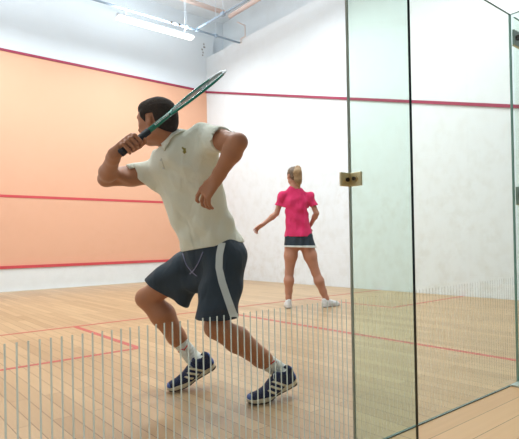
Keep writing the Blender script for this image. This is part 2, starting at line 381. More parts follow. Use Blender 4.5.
# ================================================================== THE COURT
CW, CL = 6.4, 9.75
struct(MB().box((0, -0.006, -0.12), (CW, CL, 0)).build('floor', M['court']))
struct(MB().box((-3, -4.2, -0.12), (8.5, -0.006, 0)).build('floor.001', M['gallery']))
b = MB()
b.box((-0.2, CL, 0), (CW+0.2, CL+0.2, 0.48), 2); b.box((-0.2, CL, 0.48), (CW+0.2, CL+0.2, 4.57), 0); b.box((-0.2, CL, 4.57), (CW+0.2, CL+0.2, 5.9), 1)
b.box((-0.2, CL+0.2, 5.9), (CW+0.9, CL+0.4, 6.5), 1); b.box((CW+.2, CL+.19, 5.3), (CW+.9, CL+.4, 5.9), 1)
struct(b.build('wall_front', [M['peach'], M['upper_wall'], M['tin_white']]))
b = MB(); b.box((CW, -0.2, 0), (CW+0.2, CL, 5.41)); b.box((CW+0.62, -0.2, 5.41), (CW+0.8, CL+0.4, 6.5)); b.box((CW+.2, -0.2, 5.3), (CW+0.8, CL+0.2, 5.41))
struct(b.build('wall_right', M['white_wall']))
struct(MB().box((-0.2, -0.2, 0), (0, CL, 6.5)).build('wall_left', M['white_wall']))
struct(MB().box((-0.2, -0.2, 6.5), (CW+0.9, CL+0.4, 6.65)).build('ceiling', M['ceiling']))
# tin board and line strips
t_i = [0]
def trim(b, m):
    t_i[0] += 1; return struct(b.build('trim_%d' % t_i[0], m))
trim(MB().box((0, CL-0.03, 0.0), (CW, CL, 0.43)), M['tin_white'])
trim(MB().box((0, CL-0.05, 0.43), (CW, CL, 0.485)), M['red'])
trim(MB().box((0, CL-0.006, 1.78), (CW, CL, 1.83)), M['red'])
trim(MB().box((0, CL-0.02, 4.55), (CW, CL, 4.595)), M['crimson'])
trim(MB().box((0, CL-0.045, 0.0), (CW, CL-0.03, 0.025)), M['tin_white'])
# side out line slopes from 4.57 m at the front to 2.13 m at the back
for x0, x1 in ((CW-0.025, CW), (0, 0.025)):
    b = MB(); z0, z1 = 2.13, 4.57
    b.v = [(x0, 0, z0-.023), (x1, 0, z0-.023), (x1, 0, z0+.023), (x0, 0, z0+.023), (x0, CL, z1-.023), (x1, CL, z1-.023), (x1, CL, z1+.023), (x0, CL, z1+.023)]
    b.f = [(0, 1, 2, 3), (7, 6, 5, 4), (0, 4, 5, 1), (1, 5, 6, 2), (2, 6, 7, 3), (3, 7, 4, 0)]; b.m = [0]*6
    trim(b, M['crimson'])
fl = 0.0012
trim(MB().box((0, 4.235, 0), (CW, 4.285, fl)), M['floor_red'])
trim(MB().box((3.175, 0.02, 0), (3.225, 4.235, fl)), M['floor_red'])
for x0, x1, xi in ((0, 1.6, 1.6), (4.8, 6.4, 4.8)):
    b = MB().box((x0, 2.635, 0), (x1, 2.685, fl)); b.box((xi-.025, 2.685, 0), (xi+.025, 4.235, fl)); trim(b, M['floor_red'])
# plaster chip in the top corner above the front wall line
s_ = MB(); random.seed(4)
for i in range(5):
    z = 5.46+i*0.07; s_.obox((6.33+random.uniform(-.04, .03), CL-0.004, z), [np.array([1, 0, 0.]), np.array([0, 1., 0]), np.array([0, 0, 1.])], (random.uniform(.012, .03), .004, .018))
trim(s_, M['stain'])

# ------------------------------------------------------------------ lamps and pipes under the ceiling
def lamp(x, y, z, label):
    t = thing('ceiling_lamp', (x, y, z), label, 'lamp', 'fluorescent lamps over the court')
    MB().box((x-.78, y-.06, z+.0), (x+.78, y+.06, z+.055)).build('housing', M['lamp_body'], t, bevel=.008)
    b = MB(); b.tube([(x-.76, y, z-.02), (x+.76, y, z-.02)], (0.10, 0.04), 20, flat=(0, 0, 1)); b.build('diffuser', M['tube'], t, smooth=True)
    for dx in (-.6, .6):
        MB().tube([(x+dx, y, z+.05), (x+dx, y, 6.5)], .004, 6).build('hanging_wire', M['wire'], t)
    ld = bpy.data.lights.new('lamp_and_fill_light', 'AREA'); ld.shape = 'RECTANGLE'; ld.size = 1.5; ld.size_y = 0.3; ld.energy = LAMP_WATT; ld.color = (0.88, 0.95, 1.0)
    lo = bpy.data.objects.new('lamp_and_fill_light', ld); C.objects.link(lo); lo.parent = t; lo.location = (0, 0, -0.09)
    lu = ld.copy(); lu.energy = LAMP_WATT*.55; l2 = bpy.data.objects.new('lamp_and_fill_light', lu); C.objects.link(l2); l2.parent = t; l2.location = (0, 0, 0.08); l2.rotation_euler = (PI, 0, 0)  # added upward fill above the housing, brightens the ceiling; not the tube's own light
lamp(4.37, 8.13, 5.11, 'long white fluorescent lamp hung under the grey conduit by the front wall')
k = 0
for y in (5.15, 2.1):
    for x in (1.5, 4.5):
        lamp(x, y, 5.11, ['fluorescent lamp hung mid court near the left wall', 'fluorescent lamp hung mid court near the right wall', 'fluorescent lamp hung at the back near the left wall', 'fluorescent lamp hung at the back near the right wall'][k]); k += 1
lamp(1.5, 8.13, 5.11, 'fluorescent lamp hung near the front wall on the left')
t = thing('conduit_pipe', (4.7, 8.16, 5.3), 'long grey-blue conduit running above the fluorescent lamp along the front wall', 'pipe')
MB().tube([(0.1, 8.16, 5.3), (6.33, 8.16, 5.3)], .021, 10).build('pipe', M['pipe'], t, smooth=True)
for x in (5.02, 5.28, 5.72): MB().box((x-.03, 8.125, 5.27), (x+.03, 8.195, 5.335)).build('clamp', M['pipe'], t, bevel=.006)
for i in range(4): MB().box((4.66+i*.085, 8.10, 5.262), (4.70+i*.085, 8.14, 5.30)).build('cable_clip', M['lamp_body'] if i % 2 else M['bolt'], t, bevel=.005)
for x in (5.02, 5.72): MB().tube([(x, 8.16, 5.33), (x, 8.16, 6.5)], .004, 6).build('hanging_wire', M['wire'], t)
t = thing('conduit_pipe', (5.3, 6.2, 5.35), 'grey-blue conduit running back from the front conduit towards the glass', 'pipe')
MB().tube([(5.28, 8.13, 5.335), (5.42, 4.4, 5.335)], .021, 10).build('pipe', M['pipe'], t, smooth=True)
MB().box((5.285, 7.18, 5.30), (5.355, 7.28, 5.375)).build('clamp', M['pipe'], t, bevel=.006)
MB().tube([(5.32, 7.23, 5.37), (5.32, 7.23, 6.5)], .004, 6).build('hanging_wire', M['wire'], t)
tag(MB().tube([(0.1, 8.42, 6.0), (6.1, 8.42, 6.0)], .05, 12).build('ceiling_pipe', M['pink'], smooth=True), 'pale pink pipe running high up parallel to the front wall', 'pipe')
tag(MB().tube([(6.3, 8.5, 6.0), (6.3, 3.5, 6.0)], .05, 12).build('ceiling_pipe', M['pink'], smooth=True), 'pale pink pipe running high up beside the right wall', 'pipe')
tag(MB().tube([(6.36, 8.16, 5.3), (6.36, 8.16, 5.40), (6.38, 8.02, 5.42), (6.38, 8.02, 5.66), (6.18, 8.02, 5.68)], .012, 8).build('bent_pipe', M['pink'], smooth=True), 'thin bent pinkish pipe at the right end of the conduit', 'pipe')

# ------------------------------------------------------------------ GLASS BACK WALL
GT = 0.012; X1, X2 = 1.34, 2.70
def panel(x0, x1, m, em, sm, label, n0, n1):
    t = thing('glass_sheet', ((x0+x1)/2, 0, 0), label, 'glass sheet')
    MB().box((x0, -GT/2, 0.004), (x1, GT/2, 2.13), 0, [1, 1, 0, 0, 0, 0]).build('pane', [m, em], t)
    b = MB()
    for i in range(n0, n1):
        x = 0.1495+0.02525*i
        if x < x0+.01 or x > x1-.01: continue
        b.box((x-.0022, GT/2+.0002, 0.03), (x+.0022, GT/2+.0012, 0.606))
    tag(b.build('etched_stripes', sm, t), 'row of pale vertical stripes on the lower glass')
    return t
panel(-0.02, X1-.004, M['glass'], M['edge'], M['stripe'], 'left glass back wall panel with pale vertical stripes, in front of the man', -6, 60)
panel(X1+.004, X2-.004, M['glass_g'], M['edge'], M['stripe2'], 'middle greenish glass back wall panel, right of the brass bracket', 40, 110)
panel(X2+.05, X2+.95, M['glass_g'], M['pale_edge'], M['stripe2'], 'glass panel cut by the right edge, past the right fin', 100, 140)
def fin(x, y1, label, em, y0=-.001):
    t = thing('glass_fin', (x, -.15, 0), label, 'glass fin')
    MB().box((x-.0075, y1, 0.002), (x+.0075, y0-GT/2, 2.13), 0, [1, 1, 2, 0, 0, 0]).build('pane', [M['glass_fin'], M['pale_edge'], em], t)
    return t
fin(X1, -0.305, 'greenish glass fin with a dark front edge, standing square to the glass wall', M['dark_edge'])
fin(X2, -0.305, 'glass fin at the far right edge with two steel brackets', M['dark_edge'])
tag(MB().box((X1-.002, -GT/2, 0.004), (X1+.002, GT/2+.001, 2.13)).build('glass_joint_seal', M['joint']), 'thin brownish seal where the glass panels and fin meet', 'seal')
tag(MB().box((X2-.004, -GT/2, 0.004), (X2+.002, GT/2+.001, 2.13)).build('glass_joint_seal', M['pale_edge']), 'thin green seal between the middle panel and the right fin', 'seal')
def angle_bracket(x, z, hh, mt, label, wl, name='glass_bracket'):
    t = thing(name, (x, -.02, z), label, 'bracket')
    y = -GT/2
    MB().box((x-.066, y-.010, z-hh), (x-.0072, y+.0006, z+hh)).build('wall_plate', mt, t, bevel=.003)
    MB().box((x-.018, -.075, z-hh), (x-.0072, y-.010, z+hh)).build('fin_plate', mt, t, bevel=.003)
    def disc(c, n, r, dp, name, m):
        n = nrm(n); MB().tube([np.array(c), np.array(c)+n*dp], r, 16).build(name, m, t)
    disc((x-.038, y-.010, z-.002), (0, -1, 0), .014, .006, 'washer', mt); disc((x-.038, y-.016, z-.002), (0, -1, 0), .0085, .006, 'bolt', M['bolt'])
    disc((x-.018, -.046, z+.001), (-1, 0, 0), .012, .006, 'washer', mt); disc((x-.024, -.046, z+.001), (-1, 0, 0), .0075, .006, 'bolt', M['bolt'])
angle_bracket(X1, 1.076, .027, M['brass'], 'small brass corner bracket with two dark bolts joining the glass', .06)
for z, hh, la in ((2.0, .045, 'grey steel bracket near the top of the right glass fin'), (1.08, .05, 'steel bracket halfway up the right glass fin')):
    t = thing('glass_bracket', (X2+.03, -.02, z), la, 'bracket')
    MB().box((X2+.0076, -.018, z-hh), (X2+.1, -GT/2, z+hh)).build('wall_plate', M['steel'], t, bevel=.003)
    MB().tube([(X2+.045, -.018, z), (X2+.045, -.03, z)], .016, 16).build('bolt', M['bolt'], t)
    MB().box((X2+.0076, -.018, z-hh-.006), (X2+.1, -.0065, z-hh)).build('brass_lip', M['brass'], t)
tag(MB().box((X2-.10, -.055, 0.0), (X2+.25, -.0065, .012)).build('floor_plate', M['steel'], bevel=.003), 'steel floor plate at the foot of the right glass fin', 'plate')
tag(MB().box((-0.02, -.008, 0.0), (X2-.11, .0, .0038)).build('floor_channel', M['dark_edge']), 'thin dark seal along the foot of the glass wall', 'seal')

# ================================================================== PEOPLE
def W(px, py, d):
    """a point d metres deep along the viewing axis"""
    return CAM+fw*d+rt*(px-259.5-SX)/FPX*d-up*(py-219.5-SY)/FPX*d
def floor_pt(px, py):
    d = fw+rt*(px-259.5-SX)/FPX-up*(py-219.5-SY)/FPX; return CAM+d*(-CAM[2]/d[2])

def add_head(s, c, F, U, k=.02, sc=1.0):
    F = nrm(F); U = nrm(np.array(U)-F*(np.array(U)@F)); Rr = np.cross(F, U); A = [Rr, F, U]
    P = lambda x, y, z: np.array(c)+sc*(Rr*x+F*y+U*z)
    e = lambda x, y, z, r, k=k: s.ell(P(x, y, z), A, tuple(q*sc for q in r), k)
    e(0, -.012, .032, (.074, .096, .086), .01); e(0, .03, -.035, (.056, .062, .078), .035)
    e(0, .060, -.088, (.026, .026, .022), .03); e(0, .045, .03, (.062, .05, .05), .03)
    for sx in (-1, 1):
        e(.040*sx, .058, -.018, (.022, .022, .018), .02); e(.045*sx, .012, -.068, (.02, .035, .024), .03)
        e(.076*sx, -.008, -.002, (.011, .018, .031), .006); s.ell(P(.087*sx, -.004, .002), A, (.006, .009, .016), .004, 'd')
        e(.031*sx, .078, .032, (.022, .012, .008), .012)
        s.ell(P(.031*sx, .098, .012), A, (.016*sc, .013*sc, .011*sc), .012, 'd'); e(.031*sx, .076, .011, (.013, .013, .011), .003)
    s.seg(P(0, .088, .018), P(0, .113, -.024), .009*sc, .013*sc, k=.010)
    for sx in (-1, 1): e(.012*sx, .098, -.03, (.009, .010, .008), .006)
    e(0, .088, -.054, (.022, .010, .006), .005); e(0, .086, -.064, (.019, .010, .006), .005)
    return P, A
def face_mats(P, A, base, c, sc=1.0):
    Rr, F, U = A
    def fn(q):
        d = (q-np.array(c))/sc; x = np.abs(d@Rr); y = d@F; z = d@U; m = np.zeros(len(q), int)
        m[(np.hypot(x-.031, (z-.011)*1.4) < .0105) & (y > .07)] = 2
        m[(np.hypot(x-.031, z-.011) < .0055) & (y > .07)] = 3
        m[(x < .021) & (np.abs(z+.059) < .009) & (y > .085)] = 1
        return m
    return fn
def shoe(parent, toe, heel, lat_up, length, mats, big=True, bend=0):
    """toe, heel: sole contact points; sub-parts under the shoe"""
    X = nrm(np.array(toe)-np.array(heel)); Z = nrm(np.array(lat_up)-X*(np.array(lat_up)@X)); Y = np.cross(Z, X); sc = length/.29
    def xf(v):      # the sole flexes at the ball of the foot
        v = np.array(v, float); xb = .205; th = math.radians(bend)*np.clip((xb-v[:, 0])/.07, 0, 1)
        dx, dz = v[:, 0]-xb, v[:, 2]; x2 = np.where(v[:, 0] < xb, xb+dx*np.cos(th)+dz*np.sin(th), v[:, 0]); z2 = np.where(v[:, 0] < xb, -dx*np.sin(th)+dz*np.cos(th), dz)
        return np.array(heel)+sc*(x2[:, None]*X+v[:, 1:2]*Y+z2[:, None]*Z)
    xp = lambda v: xf(np.array([v]))[0]
    I = [np.array([1., 0, 0]), np.array([0, 1., 0]), np.array([0, 0, 1.])]
    def upper():
        s = SDF(); s.seg((.045, 0, .035), (.14, 0, .035), (.034, .034), (.037, .03), R=(0, 1, 0), k=.02)
        s.seg((.14, 0, .034), (.245, 0, .030), (.037, .032), (.038, .022), R=(0, 1, 0), k=.03)
        s.seg((.038, 0, .045), (.034, 0, .082), (.030, .030), (.029, .024), R=(0, 1, 0), k=.02)
        s.seg((.075, 0, .078), (.19, 0, .044), (.028, .022), (.03, .018), R=(0, 1, 0), k=.03)
        s.seg((.07, 0, .06), (.085, 0, .085), (.03, .03), (.026, .02), R=(0, 1, 0), k=.02)
        return s
    def cut(V, X_, Y_, Z_):
        hol = np.sqrt(((X_-.062-(Z_-.1)*-.1)/1.35)**2+Y_**2)-.0235
        hol = np.maximum(hol, .05-Z_)
        return np.maximum(np.maximum(V, .014-Z_), -hol)
    h = .0035
    sh = sculpt('shoe', upper(), h, mats[0], parent, post=cut, xf=xf)
    def solepost(thick0, thick1):
        def f(V, X_, Y_, Z_):
            wv = .034+.010*np.exp(-((X_-.205)/.05)**2)-.003*np.exp(-((X_-.12)/.03)**2)
            xc = np.clip(X_, .04, .245); rr = np.sqrt((X_-xc)**2+Y_**2)-wv
            top = thick1+.010*np.clip((.08-X_)/.08, 0, 1); bot = thick0+.012*np.clip((X_-.23)/.06, 0, 1)**2+.008*np.clip((.02-X_)/.03, 0, 1)
            return np.maximum(np.maximum(rr, Z_-top), bot-Z_)+0*V
        return f
    box = SDF(); box.seg((.0, 0, .02), (.285, 0, .02), .05)
    sculpt('sole', box, h, mats[1], sh, post=solepost(.006, .026), xf=xf)
    box = SDF(); box.seg((.0, 0, .02), (.285, 0, .02), .05)
    sculpt('outsole', box, .003, mats[2], sh, post=solepost(.0, .0065), xf=xf)
    if big:
        for i in range(3):
            def sp(V, X_, Y_, Z_, i=i):
                sl = np.abs((X_-(.095+.034*i))-(Z_-.045)*1.1)*.67-.0052
                return np.maximum(np.maximum(np.maximum(cut(V, X_, Y_, Z_)-.0025, sl), .024-Z_), Z_-(.078-.010*i))
            sculpt('side_stripe', upper(), .0025, mats[3], sh, post=sp, xf=xf, sm=0)
        def hc(V, X_, Y_, Z_): return np.maximum(np.maximum(np.maximum(cut(V, X_, Y_, Z_)-.003, X_-.018), .03-Z_), Z_-.092)
        sculpt('heel_counter', upper(), .003, mats[4], sh, post=hc, xf=xf)
        def tc_(V, X_, Y_, Z_): return np.maximum(np.maximum(cut(V, X_, Y_, Z_)-.002, .262-X_), Z_-.05)
        sculpt('toe_cap', upper(), .003, mats[5], sh, post=tc_, xf=xf)
    b = MB()
    for i in range(5):
        x = .105+i*.021; z = .0985-(x-.075)*.30-.005
        pts = [xp((x+.006*math.sin(a), .026*math.sin(a), z-.014*(1-math.cos(a)))) for a in np.linspace(-1.2, 1.2, 7)]
        b.tube(pts, .0032*sc, 6)
    b.tube([xp((.1, .004, .095)), xp((.112, .02, .106)), xp((.125, .034, .092)), xp((.118, .03, .075))], .0025*sc, 6)
    b.build('laces', mats[6], sh, smooth=True)
    return sh, xp

# ------------------------------------------------------------------ THE MAN
man = thing('person', (1.45, 1.1, 0), 'man in off-white polo shirt and dark shorts lunging left with a green racket', 'person')
RS, LS = W(153, 174, 2.64), W(207, 138.5, 2.53)
RE, RWr = W(106, 179, 2.50), W(114.5, 154, 2.30)
LE, LWr = W(238.5, 142, 2.29), W(216, 179.5, 2.39)
RH, LH = W(202, 258, 2.86), W(226, 256, 2.72)
RK, LK = W(147, 298, 2.97), W(216, 327, 2.56)
RA, LA = W(192, 357, 3.03), W(283, 373, 2.82)
toeR, toeL = floor_pt(169, 392), floor_pt(246, 405)
headC = W(157.3, 122.3, 2.50)
HF = nrm(-rt*.90+fw*.36-up*.08); HU = nrm(up*1-rt*.16+fw*.0)
sL = nrm(LS-RS)                                   # toward his left, at the shoulders
pel = W(214, 250, 2.80); pL = nrm(rt*.82-fw*.55+up*.12)
chest = W(184, 165, 2.60); neckB = W(178, 150, 2.575)
Cc = W(171.5, 140.5, 2.55); nd = nrm(-rt*.62+up*.78); cF = -rt*.62-up*.45-fw*.6; cF = nrm(cF-nd*(cF@nd)); cR = np.cross(cF, nd)

s = SDF()
P, A = add_head(s, headC, HF, HU, sc=.94)
s.seg(P(0, -.025, -.05), neckB, (.053, .056), (.058, .058), R=sL, k=.03)
s.seg(neckB, RS*.6+neckB*.4-up*.015, .05, .045, k=.04); s.seg(neckB, LS*.6+neckB*.4-up*.015, .05, .045, k=.04)
s.seg(chest, pel, (.125, .085), (.12, .09), R=sL, k=.03); s.seg(neckB, chest, (.07, .06), (.125, .085), R=sL, k=.04)
# arms with muscle taper
def limb(s, pts, rs, k=.02): s.chain(pts, rs, k=k)
m1 = RS*.5+RE*.5
limb(s, [RS, m1, RE], [.052, .047, .036]); s.ell(RS*.45+RE*.55+up*.004, [nrm(RE-RS), sL, up], (.08, .042, .044), .02)
limb(s, [RE, RE*.72+RWr*.28, RWr*.85+RE*.15, RWr], [.034, .040, .028, .027])
limb(s, [LS, LS*.5+LE*.5, LE], [.052, .047, .038])
limb(s, [LE, LE*.72+LWr*.28, LWr*.85+LE*.15, LWr], [.037, .043, .029, .027])
# legs
limb(s, [RH, RH*.5+RK*.5, RK], [.085, .078, .054], .03); limb(s, [LH, LH*.5+LK*.5, LK], [.085, .078, .054], .03)
backR = nrm(rt*.75-up*.5); 
s.ell(RK-rt*.008+up*.0, [rt, up, fw], (.052, .052, .052), .02)
limb(s, [RK, RK*.7+RA*.3+rt*.012+up*.006, RK*.35+RA*.65, RA*.9+RK*.1, RA], [.058, .068, .050, .036, .036], .025)
limb(s, [LK, LK*.7+LA*.3+up*.010, LK*.35+LA*.65, LA*.9+LK*.1, LA], [.055, .064, .048, .036, .036], .025)

# right hand closed round the racket handle
gb, gt = W(120.5, 153.5, 2.265), W(223, 71.5, 2.50)
RAx = nrm(gt-gb); rlen = np.linalg.norm(gt-gb)
tc_ = nrm(-fw+RAx*(fw@RAx)); pu = np.cross(RAx, tc_); pu = pu*np.sign(pu@up)       # toward the camera, and up from the handle
def ring(sp, ang, rad): a = math.radians(ang); return gb+RAx*sp+(tc_*math.cos(a)+pu*math.sin(a))*rad
def grip_hand(s):
    kn = [ring(.030+i*.022, 98, .034) for i in range(4)]
    palm0 = RWr
    for i in range(4):
        s.seg(RWr*.75+kn[i]*.25, kn[i], .018, .0125, k=.012)
    s.seg(ring(.035, 150, .026), ring(.088, 150, .028), .015, .016, k=.012)
    s.seg(RWr, ring(.05, 165, .030), .025, .018, k=.015)
    for i in range(4):
        o = .030+i*.022; r = (.0092, .0095, .0095, .0088)[i]; e = (-118, -126, -128, -118)[i]
        pts = [ring(o, 98, .030), ring(o+.002, 25, .031), ring(o+.003, -50, .027), ring(o+.002, e, .024)]
        s.chain(pts, [r*1.12, r, r*.92, r*.8], k=.0035)
    s.chain([ring(.055, 195, .030), ring(.090, 215, .030), ring(.115, 245, .026), ring(.122, 290, .024)], [.014, .0115, .010, .0085], k=.005)
grip_hand(s)
# left hand relaxed, fingers hanging and slightly curled
hd = nrm(LWr-LE)*.35+nrm(-up*1-rt*.8)*.65; hd = nrm(hd); hs = nrm(rt*.85-fw*.45); hs = nrm(hs-hd*(hs@hd)); hn = np.cross(hd, hs); hn = hn*(1 if hn@fw > 0 else -1)
def relaxed_hand(s, wr, hd, hs, hn, sc=1.0, thumb=1, vox=.0035):
    for i in range(4):
        kn = wr+hd*.078*sc+hs*(i-1.5)*.0205*sc-hn*(.004*abs(i-1.5))
        s.seg(wr+hs*(i-1.5)*.010*sc, kn, .0165*sc, .0115*sc, k=.012)
        ln = (.042, .048, .045, .036)[i] if thumb < 0 else (.036, .045, .048, .042)[i]
        spread = nrm(hd+hs*(i-1.5)*.10)
        cu = (.35, .55, .7, .85)[i] if thumb < 0 else (.85, .7, .55, .35)[i]
        d1 = nrm(spread+hn*cu*.9); d2 = nrm(spread+hn*cu*2.2); d3 = nrm(spread*.4+hn*cu*3)
        p1 = kn+d1*ln*sc; p2 = p1+d2*ln*.62*sc; p3 = p2+d3*ln*.45*sc
        s.chain([kn, p1, p2, p3], [.0102*sc, .0088*sc, .0079*sc, .0068*sc], k=.0035)
    ts = hs*thumb
    t0 = wr+hd*.018*sc+ts*.020*sc; t1 = t0+nrm(hd*.75+ts*.65+hn*.35)*.042*sc; t2 = t1+nrm(hd+ts*.25+hn*.4)*.033*sc; t3 = t2+nrm(hd+hn*.5)*.024*sc
    s.chain([t0, t1, t2, t3], [.0155*sc, .0115*sc, .010*sc, .0078*sc], k=.006)
relaxed_hand(s, LWr, hd, hs, hn, 1.06, -1)
# ankles down into the shoes
sl_up_L = nrm(up*1+rt*.0); 
ray = fw+rt*(298-259.5-SX)/FPX-up*(386-219.5-SY)/FPX; heelTrue = CAM+ray*((.05-CAM[2])/ray[2]); dxy = nrm((heelTrue-toeL)*np.array([1, 1, 0])); heelL = toeL+dxy*.312; heelLs = heelL+up*.055; 
heelR = W(220, 368, 3.03)
heelR = toeR+np.array([0, 0, .004])+nrm(heelR-toeR)*.308
toeL = toeL+np.array([0, 0, .002])
body = sculpt('body', s, .0038, [M['skin'], M['lip'], M['eye'], M['iris']], man, matfn=face_mats(P, A, None, headC, .94))

# hair: cap over the cranium, cut at hairline and round the ear
def hair_post(c, A, Pf, front, nape, noise=.004):
    Rr, F, U = A
    def f(V, X, Y, Z):
        dx, dy, dz = X-c[0], Y-c[1], Z-c[2]
        x = np.abs(dx*Rr[0]+dy*Rr[1]+dz*Rr[2]); y = dx*F[0]+dy*F[1]+dz*F[2]; z = dx*U[0]+dy*U[1]+dz*U[2]
        line = np.where(y > .05, front+(y-.05)*.35, np.where(y > .012, np.minimum(front, -.008+(y-.012)*1.15), np.where(y > -.035, .032, np.where(y > -.045, .032-(-.035-y)*5, nape+np.clip((y+.08)/.05, 0, 1)*.03))))
        V = V+noise*np.sin(x*170+4*np.sin(z*60))*np.sin(z*140+y*110)
        return np.maximum(V, (line-z)*.8)
    return f
s = SDF(); Rr, F, U = A
s.ell(P(0, -.014, .035), A, (.0765, .0985, .0875), .01); s.ell(P(0, -.032, -.015), A, (.067, .072, .074), .03); s.ell(P(0, .045, .078), A, (.05, .045, .03), .03)
s.seg(P(.069, .028, .04), P(.067, .028, -.0), .012, .010, k=.02); s.seg(P(-.069, .028, .04), P(-.067, .028, -.0), .012, .010, k=.02)
sculpt('hair', s, .003, M['hair'], man, post=hair_post(headC, A, P, .035, -.062, .0012))
for sx in (-1, 1):
    MB().tube([P(.016*sx, .094, .033), P(.032*sx, .091, .037), P(.048*sx, .078, .032)], [.003, .0045, .003], 8).build('eyebrow', M['hair'], man, smooth=True)
# polo shirt
hemC = W(213, 242, 2.78); hemR = nrm(rt*.93-fw*.35+up*.22)
s = SDF()
mid = W(196, 205, 2.70)
s.seg(neckB-up*.06, chest, (.14, .08), (.178, .112), R=sL, k=.03)
s.seg(chest, mid, (.178, .115), (.158, .118), R=sL*.7+hemR*.3, k=.04)
s.seg(mid, hemC-up*.03, (.152, .118), (.176, .135), R=hemR, k=.04)
s.seg(Cc, neckB-up*.03, (.060, .064), (.09, .08), R=cR, k=.025)
s.seg(Cc-nd*.035+sL*.03, LS, .056, .068, k=.03); s.seg(neckB-up*.04-sL*.03, RS, .048, .060, k=.03)
LSe = LS*.42+LE*.58; RSe = RS*.50+RE*.50
s.seg(LS, LSe, .068, .066, k=.03); s.seg(RS, RSe, .066, .064, k=.03)
s.seg(LS-up*.05, chest-up*.02, .05, .06, k=.04)
s.seg(RS-up*.04, chest-up*.02, .05, .06, k=.04)
bdir = nrm(hemC-chest)
folds = [(nrm(up*.8+rt*.5), 60, .0028, 0), (nrm(up*.5-rt*.8), 48, .003, 1.3), (nrm(rt*.9+up*.35), 38, .004, .6)]
def polo_post(V, X, Y, Z):
    V = V+wrinkle(X, Y, Z, folds)
    hem = plane(X, Y, Z, W(212, 247, 2.74), -(up*.98-rt*.15)); V = np.maximum(V, hem)
    dl = nrm(LE-LS); V = np.maximum(V, np.where(plane(X, Y, Z, LS, dl) > 0, plane(X, Y, Z, LSe+dl*.02, dl), -1))
    dr = nrm(RE-RS); V = np.maximum(V, np.where(plane(X, Y, Z, RS, dr) > 0, plane(X, Y, Z, W(139, 178, 2.58), nrm(-rt*.72-up*.70)), -1))
    # hollow sleeve ends
    for S, D, r in ((LSe, dl, .062), (RSe, dr, .057)):
        t = plane(X, Y, Z, S, D); q2 = (X-S[0])**2+(Y-S[1])**2+(Z-S[2])**2-t*t
        V = np.maximum(V, -np.maximum(np.sqrt(np.maximum(q2, 0))-r, -t-.02))
    t = plane(X, Y, Z, Cc, nd); q2 = (X-Cc[0])**2+(Y-Cc[1])**2+(Z-Cc[2])**2-t*t; q2 = np.sqrt(np.maximum(q2, 0))
    V = np.maximum(V, np.where(q2 < .10, t-.004, -1)); V = np.maximum(V, -np.maximum(q2-.058, -t-.012))
    return V
polo = sculpt('polo_shirt', s, .005, M['polo'], man, post=polo_post)
# sleeve rib bands
for S, D, r, nn in ((LSe, nrm(LE-LS), .0715, nrm(LE-LS)), (RSe, nrm(RE-RS), .069, nrm(nrm(RE-RS)+up*.45))):
    pass
# collar: folded band round the neck, open at the front
b = MB(); v = []
for a in np.linspace(-158, 158, 31):
    q = math.radians(a+180); o = cF*math.cos(q)*-1*-1+cR*math.sin(q); op = max(0, (abs(a)-110)/48)
    c0 = Cc-nd*(.006+.012*op)+o*(.061+.004*op)
    v.append([c0-o*.003+nd*.004, c0+nd*.020+o*.003, c0+o*.015+nd*.018, c0+o*.036-nd*(.006+.016*op), c0+o*.031-nd*(.012+.018*op)])
for r_ in v: b.v += r_
for i in range(len(v)-1):
    for j in range(5): b.f.append((i*5+j, i*5+(j+1) % 5, i*5+5+(j+1) % 5, i*5+5+j)); b.m.append(0)
b.f += [(4, 3, 2, 1, 0), tuple(len(b.v)-5+j for j in range(5))]; b.m += [0, 0]
b.build('collar', M['polo_t'], polo, smooth=True)

# ray cast onto a mesh to lay small marks on the cloth
from mathutils.bvhtree import BVHTree
def bvh(o):
    me = o.data; return BVHTree.FromPolygons([v.co for v in me.vertices], [tuple(p.vertices) for p in me.polygons])
def on(bt, px, py, off=.002):
    d = nrm(fw+rt*(px-259.5-SX)/FPX-up*(py-219.5-SY)/FPX)
    h_ = bt.ray_cast(Vector(CAM), Vector(d))
    if h_[0] is None: return None, None
    return np.array(h_[0])+np.array(h_[1])*off, np.array(h_[1])
bt = bvh(polo)
def strip(bt, path, r, name, m, parent, off=.002, n=6, flatz=None):
    pts = [on(bt, x, y, off)[0] for x, y in path]; pts = [p for p in pts if p is not None]
    if len(pts) < 2: print('no strip', name); return
    MB().tube(pts, r, n).build(name, m, parent, smooth=True)
strip(bt, [(161, 158), (162.5, 163), (164, 169)], .0035, 'placket_edge', M['polo_t'], polo, .0005)
for x, y in ((161, 160), (163.5, 168)):
    p, n_ = on(bt, x, y, .001)
    if p is not None: MB().tube([p, p+n_*.003], .005, 10).build('button', M['white_cloth'], polo)
p, n_ = on(bt, 184.5, 150, .001)
if p is not None:
    a1 = nrm(np.cross(n_, up)); a2 = np.cross(a1, n_)
    b = MB().obox(p, [a1, a2, n_], (.006, .009, .0012)); b.obox(p+a2*.008+a1*.007, [nrm(a1+a2), nrm(a2-a1), n_], (.006, .004, .0012)); b.obox(p-a2*.009, [nrm(a1+a2), nrm(a2-a1), n_], (.007, .007, .0011))
    tag(b.build('emblem', M['emblem'], polo), 'small gold-green emblem on the chest')

